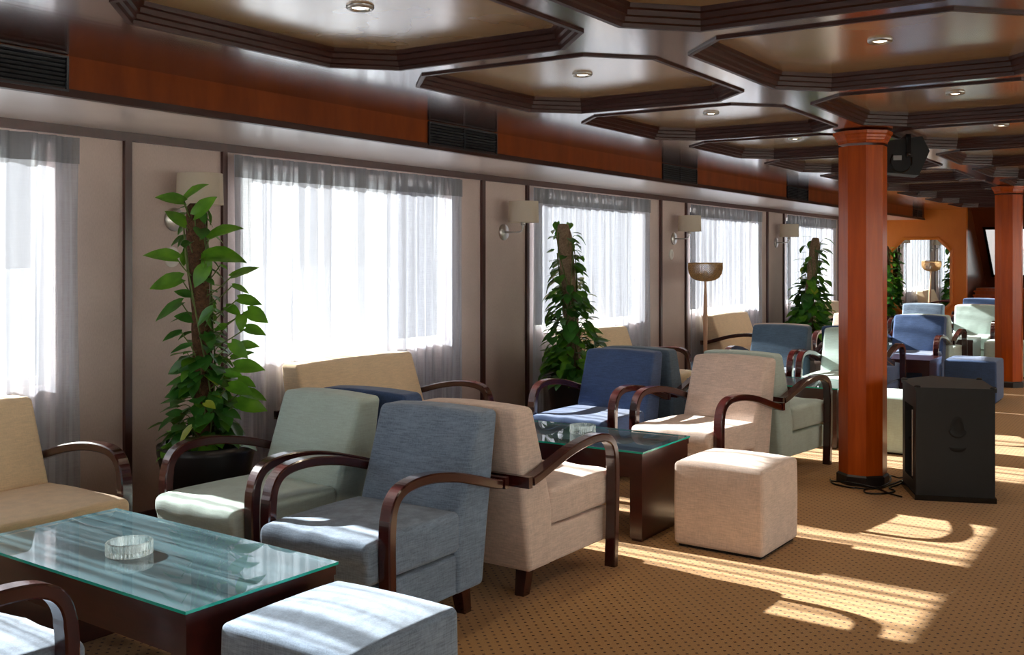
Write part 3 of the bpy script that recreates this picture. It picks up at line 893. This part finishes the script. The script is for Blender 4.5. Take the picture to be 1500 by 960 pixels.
# hanging speaker under the ceiling by the pillar
hs0 = Vector((-1.60, 7.02, 2.07))
t_ = thing('ceiling_speaker', hs0, R(20), 'black loudspeaker hung under the ceiling beside the near pillar', 'speaker')
m = MB()
sidep = [(-.17, .085), (.12, .115), (.165, .02), (.10, -.135), (-.17, -.105)]   # (x, z) outline
vs = [(x, -.10, z) for x, z in sidep]+[(x, .10, z) for x, z in sidep]
m.add(vs, [(4, 3, 2, 1, 0), (5, 6, 7, 8, 9)]+[(i, (i+1) % 5, 5+(i+1) % 5, 5+i) for i in range(5)])
m.build('cabinet', M['black'], t_)
m = MB(); m.box(.02, .05, -.125, -.104, -.02, .12); m.box(.02, .05, .104, .125, -.02, .12); m.box(.02, .05, -.125, .125, .112, .13)
m.lathe([(.018, -.012), (.018, .012)], (.035, -.115, 0), 12, capb=True, capt=True); m.build('bracket', M['blackgloss'], t_)
m = MB(); m.tube(smooth_path([(-.06, -.11, .0), (-.075, -.13, -.05), (-.05, -.13, -.105), (0, -.13, -.115), (.045, -.13, -.08), (.055, -.11, -.02)], 6), .006, 6)
m.build('cable_loop', M['blackgloss'], t_)
m = MB(); m.box(-.055, -.005, -.106, -.100, -.035, -.005); m.build('rating_plate', M['steel'], t_, label='pale metal plate')

# ------------------------------------------------------------------ vents, downlights
vents = [(1.72, 2.43), (4.72, 5.42), (7.87, 8.58), (11.02, 11.75), (14.17, 14.87), (17.05, 17.70)]
VL = ['dark air grille in the fascia at the left edge of the picture', 'dark air grille in the fascia over the wide curtain', 'dark air grille in the fascia over the tall vine',
      'dark air grille in the fascia left of the near pillar', 'dark air grille in the fascia behind the near pillar', 'small dark air grille at the far end of the fascia']
for (a, b), lb in zip(vents, VL):
    t_ = thing('air_grille', (XF, (a+b)/2, 2.122), 0, lb, 'vent', 'air grilles along the fascia')
    h = (b-a)/2
    MB().box(.001, .004, -h, h, -.066, .074).build('backing', M['vent_dark'], t_)
    m = MB(); m.box(.004, .014, -h, h, .066, .074); m.box(.004, .014, -h, h, -.066, -.058)
    m.box(.004, .014, -h, -h+.01, -.058, .066); m.box(.004, .014, h-.01, h, -.058, .066); m.box(.004, .013, -.005, .005, -.058, .066)
    m.build('frame', M['vent'], t_)
    m = MB()
    for k in range(7):
        z = -.048+k*.017
        m.add([(.004, -h+.01, z+.008), (.004, h-.01, z+.008), (.012, h-.01, z), (.012, -h+.01, z), (.004, -h+.01, z+.006), (.004, h-.01, z+.006), (.012, h-.01, z-.002), (.012, -h+.01, z-.002)], [(0, 1, 2, 3), (4, 7, 6, 5), (3, 2, 6, 7)])
    m.build('slats', M['vent'], t_)
DL = 14.0
RW = ['window-side row', 'second row', 'third row']
for r_ in (0, 1, 2):
    for c_i in range(-1, 10):
        cx, cy = U0+DU*r_, V0+DV*c_i
        if r_ == 2 and c_i < 3: continue
        if r_ == 1 and c_i < 0: continue
        if r_ == 0 and c_i < 0: continue
        nth = ['nearest', 'second', 'third', 'fourth', 'fifth', 'sixth', 'seventh', 'eighth', 'ninth', 'tenth'][c_i]
        t_ = thing('downlight', (cx, cy, ZP), 0, 'lit round recessed downlight in the %s coffer of the %s' % (nth, RW[r_]), 'light', 'recessed downlights in the coffers')
        def ring_():
            m = MB(); m.lathe([(.048, 0), (.048, -.006), (.042, -.012), (.034, -.010), (.030, -.002)], seg=28); return m
        cached(('dlr',), ring_, 'bezel', M['steel'], t_)
        def lens_():
            m = MB(); m.lathe([(.031, -.003), (.016, -.008), (.001, -.009)], seg=28); return m
        cached(('dll',), lens_, 'lens', M['glow'], t_)
        if 'dl' not in CACHE:
            ld = bpy.data.lights.new('downlight_lamp', 'SPOT'); ld.energy = DL; ld.spot_size = R(130); ld.spot_blend = .8
            ld.shadow_soft_size = .03; ld.color = (1.0, .84, .66); CACHE['dl'] = ld
        lo = link('lamp', CACHE['dl'], t_); lo.location = (0, 0, -.02)

# ------------------------------------------------------------------ wall sconces
def sconce(y, label):
    t_ = thing('wall_sconce', (XW, y-.03, 1.61), 0, label, 'wall lamp', 'wall sconces between the windows')
    def pl():
        m = MB(); S = 28
        vs = []; pr = [(.064, 0), (.064, .010), (.060, .015), (.001, .016)]
        for r, x in pr:
            for k in range(S): a = 2*math.pi*k/S; vs.append((x, r*math.cos(a), r*math.sin(a)))
        m.add(vs, [(j*S+k, j*S+(k+1) % S, (j+1)*S+(k+1) % S, (j+1)*S+k) for j in range(3) for k in range(S)], 0, True); return m
    cached(('scp',), pl, 'backplate', M['steel'], t_)
    def am():
        m = MB(); m.tube(smooth_path([(.01, 0, 0), (.10, .01, 0), (.145, .022, .004), (.163, .03, .03), (.165, .03, .075)], 6), .0065, 8)
        m.lathe([(.018, 0), (.018, .03), (.012, .032), (.012, .05)], (.165, .03, .052), 14, capb=True); return m
    cached(('sca',), am, 'arm', M['steel'], t_)
    def sh():
        m = MB(); m.lathe([(.121, .075), (.117, .240)], (.170, .03, 0), 40); m.lathe([(.1155, .240), (.1195, .075)], (.170, .03, 0), 40)
        m.lathe([(.121, .075), (.1195, .075)], (.170, .03, 0), 40); m.lathe([(.117, .240), (.1155, .240)], (.170, .03, 0), 40); return m
    cached(('scs',), sh, 'lamp_shade', M['shade'], t_)
    def bb():
        m = MB(); m.lathe([(.012, .09), (.022, .12), (.026, .15), (.018, .175), (.001, .185)], (.165, .03, 0), 16); return m
    cached(('scb',), bb, 'bulb', M['white'], t_)
for y, lb in ((3.648, 'cream drum wall lamp behind the top leaves of the big vine'), (6.80, 'cream drum wall lamp on a nickel arm, between the wide curtain and the pale-poled vine'),
              (9.99, 'cream drum wall lamp above the rattan floor lamp'), (13.16, 'cream drum wall lamp nearest the farther climbing plant'), (16.35, 'cream drum wall lamp beside the far corner')):
    sconce(y, lb)
for y, z, lb in ((3.60, 1.41, 'small round wall dial behind the leaves of the big vine'), (9.90, 1.445, 'small round wall dial under the lamp by the rattan floor lamp')):
    S = 24; m = MB(); vs = []
    for r, x in ((.05, 0), (.05, .008), (.036, .010), (.030, .004), (.001, .004)):
        for k in range(S): a = 2*math.pi*k/S; vs.append((x, r*math.cos(a), r*math.sin(a)*1.1))
    m.add(vs, [(j*S+k, j*S+(k+1) % S, (j+1)*S+(k+1) % S, (j+1)*S+k) for j in range(4) for k in range(S)], 0, True)
    o = m.build('wall_dial', M['white']); o.location = (XW, y, z); tag(o, lb, 'wall fitting', 'round wall dials')

# ------------------------------------------------------------------ rattan floor lamps
def basket_lamp(loc, rz, tilt, label):
    t_ = thing('floor_lamp', loc, rz, label, 'lamp', 'rattan floor lamps')
    t_.rotation_euler = (0, tilt, rz)
    m = MB(); m.lathe([(.001, 0), (.14, 0), (.14, .012), (.10, .022), (.02, .03)], seg=32, capb=False); m.build('base', M['lampwood'], t_)
    m = MB(); m.lathe([(.012, .02), (.014, .2), (.020, .5), (.024, .75), (.018, 1.0), (.011, 1.12), (.012, 1.175)], seg=16); m.build('pole', M['lampwood'], t_)
    m = MB()
    prof_ = [(.03, 1.17), (.09, 1.180), (.135, 1.205), (.163, 1.25), (.172, 1.30), (.170, 1.355)]
    def pr(s):
        s = max(0, min(1, s))*(len(prof_)-1); i = min(int(s), len(prof_)-2); f = s-i
        return tuple(prof_[i][k]*(1-f)+prof_[i+1][k]*f for k in range(2))
    N = 60
    for d in (1, -1):
        for k in range(N):
            path = []
            for q in range(15):
                s_ = q/14; r, z = pr(s_); a = 2*math.pi*k/N + d*s_*1.25
                path.append((r*math.cos(a), r*math.sin(a), z + .0))
            m.sweep([Vector(p) for p in path], [(-.0042, -.001), (.0042, -.001), (.0042, .001), (-.0042, .001)], None, caps=False)
    m.lathe([(.173, 1.345), (.176, 1.352), (.173, 1.362), (.167, 1.355), (.173, 1.345)], seg=40)
    m.build('woven_shade', M['wicker'], t_)
    m = MB(); m.lathe([(.012, 1.175), (.028, 1.21), (.030, 1.24), (.018, 1.27), (.001, 1.28)], seg=16); m.build('bulb', M['white'], t_)
basket_lamp((-4.18, 9.93, 0), 0, 0, 'rattan basket floor lamp on a slim wooden pole beside a cream loveseat')
basket_lamp((-4.14, 15.45, 0), R(-70), R(5), 'leaning rattan floor lamp seen in the octagonal mirror')

# ------------------------------------------------------------------ climbing plants
LW = [(0.0, .22, -.13), (.08, .36, -.06), (.22, .46, 0), (.42, .47, 0), (.62, .38, 0), (.80, .23, 0), (.93, .09, 0), (1.0, .012, 0)]
def leaf(mb, base, d, up, L, wid=.85, droop=.25, fold_=.18, mi=0, curl=0.0):
    d = Vector(d).normalized(); up = Vector(up)
    s_ = d.cross(up)
    if s_.length < 1e-3: s_ = d.cross(Vector((1, 0, 0)))
    s_.normalize(); n_ = s_.cross(d).normalized(); vs = []
    for u, w, sh in LW:
        c = base + d*L*(u-.0) - n_*L*droop*u*u
        for k in (-1, -.55, 0, .55, 1):
            vs.append(c + s_*(w*wid*L*k) + n_*(abs(k)*w*fold_*L + .012*L*math.sin(u*16)*abs(k)) + d*(sh*L*abs(k)))
    mb.add(vs, [(j*5+k, j*5+k+1, (j+1)*5+k+1, (j+1)*5+k) for j in range(len(LW)-1) for k in range(4)], mi, True)

VR = Vector((C_, S_, 0)); VF = Vector((-S_, C_, 0))   # picture-right and away directions
def plant(name, label, base, pot_r, pot_h, pole_top, pole_r, cone, count, size, seed, customs=None, polemat='coir', dark=.5, yellow=3, stack=None):
    """base: floor point; pole_top: offset vector of the pole's top; cone: (radius at pot, radius at top, z where dense foliage ends)"""
    rnd = random.Random(seed)
    t_ = thing(name, base, 0, label, 'plant', 'climbing vines on coir poles')
    m = MB()
    m.lathe([(.001, 0), (pot_r*.62, 0), (pot_r*.68, .03), (pot_r*.92, pot_h*.75), (pot_r, pot_h*.93), (pot_r, pot_h), (pot_r*.9, pot_h), (pot_r*.88, pot_h-.05)], seg=40)
    m.build('pot', M['pot'], t_)
    m = MB(); m.lathe([(.001, pot_h-.03), (pot_r*.5, pot_h-.025), (pot_r*.89, pot_h-.035)], seg=30); m.build('soil', M['soil'], t_)
    top = Vector(pole_top)
    def pole(z):
        f = z/top.z; return Vector((top.x*f*f, top.y*f*f, z))
    m = MB(); P = [pole(pot_h-.04 + (top.z-pot_h+.04)*k/14) for k in range(15)]
    sc_ = [1+.07*math.sin(k*2.1)+.04*math.sin(k*5.3) for k in range(15)]; sc_[-1] *= .8
    P.append(P[-1]+Vector((0, 0, .012))); sc_.append(.45)
    m.tube(P, pole_r, 18, scales=sc_); m.build('coir_pole', M[polemat], t_)
    fm = MB(); sm = MB()
    for k in range(7):      # climbing vines
        a0 = rnd.uniform(0, 6.28); ztop = top.z*rnd.uniform(.8, 1.02)
        path = []
        for q in range(14):
            z = pot_h-.02 + (ztop-pot_h)*q/13; a = a0+q*.22*(1 if k % 2 else -1)
            rr = pole_r*1.08+.006
            path.append(pole(z)+Vector((rr*math.cos(a), rr*math.sin(a), 0)))
        sm.tube(path, .0045, 5)
    rb, rt, zd = cone
    for i in range(count):
        f = rnd.random()**1.6
        z = pot_h + (top.z*1.0-pot_h)*f
        if z > zd: 
            if rnd.random() < .45: continue
        r = rb + (rt-rb)*min(1, (z-pot_h)/(zd-pot_h))**.8
        r *= rnd.uniform(.45, 1.0)
        a = rnd.uniform(0, 2*math.pi)
        if z > zd-.15 and math.cos(a+math.pi/2) > .35 and rnd.random() < .8: continue
        c = pole(z); o = Vector((math.cos(a), math.sin(a), 0))
        if (base[0]+c.x+o.x*(r+size)) < XW+.12 and o.x < 0: r = min(r, .10)
        pos = c + o*max(r, pole_r+.01) + Vector((0, 0, rnd.uniform(-.03, .05)))
        if z < pot_h+.08: pos.z = max(pos.z, pot_h+.01)
        L = size*rnd.uniform(.65, 1.15)*(1 if z < zd else .85)
        d = (o*rnd.uniform(.5, 1) + Vector((rnd.uniform(-.5, .5), rnd.uniform(-.5, .5), rnd.uniform(-.75, .15)))).normalized()
        up = (Vector((0, 0, 1)) + o*rnd.uniform(.1, .9))
        mi = 1 if rnd.random() < dark else 0
        if rnd.random() < yellow/400: mi = 2
        leaf(fm, pos, d, up, L, rnd.uniform(.72, .95), rnd.uniform(.1, .4), rnd.uniform(.05, .25), mi)
        st = c + o*pole_r + Vector((0, 0, -.04 if z > pot_h+.06 else 0))
        if i % 2 == 0 and (pos-st).length > .03:
            mid = (pos+st)/2+Vector((0, 0, .02)); sm.tube(smooth_path([st, mid, pos], 3), .0022, 4)
    for cst in customs or []:
        bx, by, tx, ty, dep, mi = cst
        if mi == 2: dep = -.27
        td = (Vector(base)-Vector((0, 0, 0))).dot(VF)+dep
        b_ = at(bx, by, td)-Vector(base); e_ = at(tx, ty, td+rnd.uniform(-.03, .02)-.02)-Vector(base)
        d = e_-b_; L = d.length
        up = (-VF*rnd.uniform(.35, .9) + Vector((0, 0, rnd.uniform(.5, 1.0))) + VR*rnd.uniform(-.5, .5))
        leaf(fm, b_, d, up, L*.98, rnd.uniform(.62, .80), rnd.uniform(.05, .3), rnd.uniform(.08, .25), mi)
        zz = max(pot_h, b_.z-.12); st = pole(min(zz, top.z-.02)); st = st + (b_-st).normalized()*pole_r*.8
        mid = (st+b_)/2+Vector((0, 0, -.01)); sm.tube(smooth_path([st, mid, b_], 4), .0032, 5)
    fm.build('foliage', [M['leaf'], M['leafdark'], M['leafyellow']], t_)
    sm.build('vine_stems', M['stem'], t_)
    return t_

Z1 = [(157,128,62,105,0),(160,125,230,58,0),(195,172,268,108,0),(165,205,98,148,0),(243,252,347,198,0),(232,312,362,300,0),(135,318,25,285,0),
      (150,385,38,412,0),(238,345,185,408,0),(318,378,412,342,0),(322,408,380,425,0),(342,452,420,462,0),(372,492,440,525,0),(366,552,434,570,0),
      (345,612,404,602,0),(255,488,193,540,1),(182,442,124,425,1),(150,465,52,516,1),(150,565,84,590,1),(300,545,256,552,0),(318,650,392,625,0),
      (330,680,430,682,0),(340,722,400,738,0),(350,765,438,783,0),(340,800,438,820,0),(182,610,110,632,1),(187,668,95,697,1),(180,722,95,732,1),
      (182,765,92,772,1),(185,885,140,942,2),(300,480,350,500,0),(350,505,352,560,0),(240,350,225,300,0),(280,340,305,352,0),(176,262,148,266,1),
      (196,520,125,505,1),(176,690,120,700,1),(318,600,372,648,0),(300,700,352,706,0),(310,745,390,760,0),(305,790,370,820,0),(290,830,352,850,1),(230,800,262,812,2)]
rr_ = random.Random(3)
c1 = [(200+a/2.286, 240+b/2.286, 200+c/2.286, 240+d/2.286, rr_.uniform(-.14, -.02), k) for a, b, c, d, k in Z1]
plant('potted_vine', 'large glossy vine on a dark coir pole left of the wide curtain', (-4.07, 3.43, 0), .235, .49,
      (-.03, -.05, 1.66), .047, (.20, .05, 1.05), 300, .105, 11, c1, 'coir', .7, 4)
plant('potted_vine', 'tall vine on a pale leaning coir pole behind the navy armchair', (-4.02, 6.98, 0), .22, .47,
      (-.06, -.08, 1.66), .058, (.27, .115, 1.35), 520, .10, 12, None, 'coir2', .75, 2)
plant('potted_vine', 'vine on a leaning coir pole farther back, left of the near pillar', (-4.10, 13.02, 0), .22, .47,
      (.02, .28, 1.66), .062, (.36, .13, 1.15), 380, .15, 13, None, 'coir2', .6, 4)
plant('potted_vine', 'vine in front of the far wall beside the octagonal mirror', (-4.24, 17.62, 0), .18, .47,
      (0, .0, 1.6), .055, (.12, .08, 1.5), 260, .11, 14, None, 'coir', .7, 2)
plant('potted_vine', 'dark leafy vine at the right edge behind the farther pillar', (-1.12, 13.6, 0), .20, .45,
      (0, .0, 1.5), .06, (.26, .20, 1.3), 300, .14, 15, None, 'coir', .9, 1)

# wooden stepped console below the front window
t_ = thing('stepped_console', (-2.45, 18.6, 0), 0, 'low orange wooden stepped console under the front window beside the far pillar', 'console')
MB().box(-.6, .6, -.2, .42, 0, .72).build('carcass', M['brownwall'], t_)
for k in range(3):
    MB().box(-.6, .6, -.30+k*.10, .42, .72+k*.065, .745+k*.065).build('shelf', M['pillar'], t_)
    MB().box(-.58, .58, -.2+k*.10, .42, .745+k*.065, .72+(k+1)*.065).build('riser', M['pillar'], t_)  # lighter orange of the risers stands in for sunlit highlights

# ------------------------------------------------------------------ light
sun = bpy.data.lights.new('sun', 'SUN'); sun.energy = 68.0; sun.angle = R(0.6); sun.color = (1.0, 0.965, 0.93)
so = bpy.data.objects.new('sun', sun); col.objects.link(so)
sd = Vector((1.0, -0.045, -math.tan(R(26.9)))).normalized()
so.rotation_euler = sd.to_track_quat('-Z', 'Y').to_euler(); so.location = (-20, 5, 12)
w = bpy.data.worlds.new('sky'); sc.world = w; w.use_nodes = True
nt = w.node_tree; nt.nodes.clear()
bg = nt.nodes.new('ShaderNodeBackground'); wo = nt.nodes.new('ShaderNodeOutputWorld')
tc = nt.nodes.new('ShaderNodeTexCoord'); sp = nt.nodes.new('ShaderNodeSeparateXYZ'); mr = nt.nodes.new('ShaderNodeMapRange')
mx = nt.nodes.new('ShaderNodeMix'); mx.data_type = 'RGBA'
nt.links.new(tc.outputs['Generated'], sp.inputs[0]); nt.links.new(sp.outputs[2], mr.inputs[0])
mr.inputs[1].default_value = 0.0; mr.inputs[2].default_value = 0.6
nt.links.new(mr.outputs[0], mx.inputs[0]); mx.inputs[6].default_value = (1.0, 1.0, 1.0, 1); mx.inputs[7].default_value = (0.75, 0.88, 1.0, 1)
nt.links.new(mx.outputs[2], bg.inputs[0]); bg.inputs[1].default_value = 2.3
nt.links.new(bg.outputs[0], wo.inputs[0])
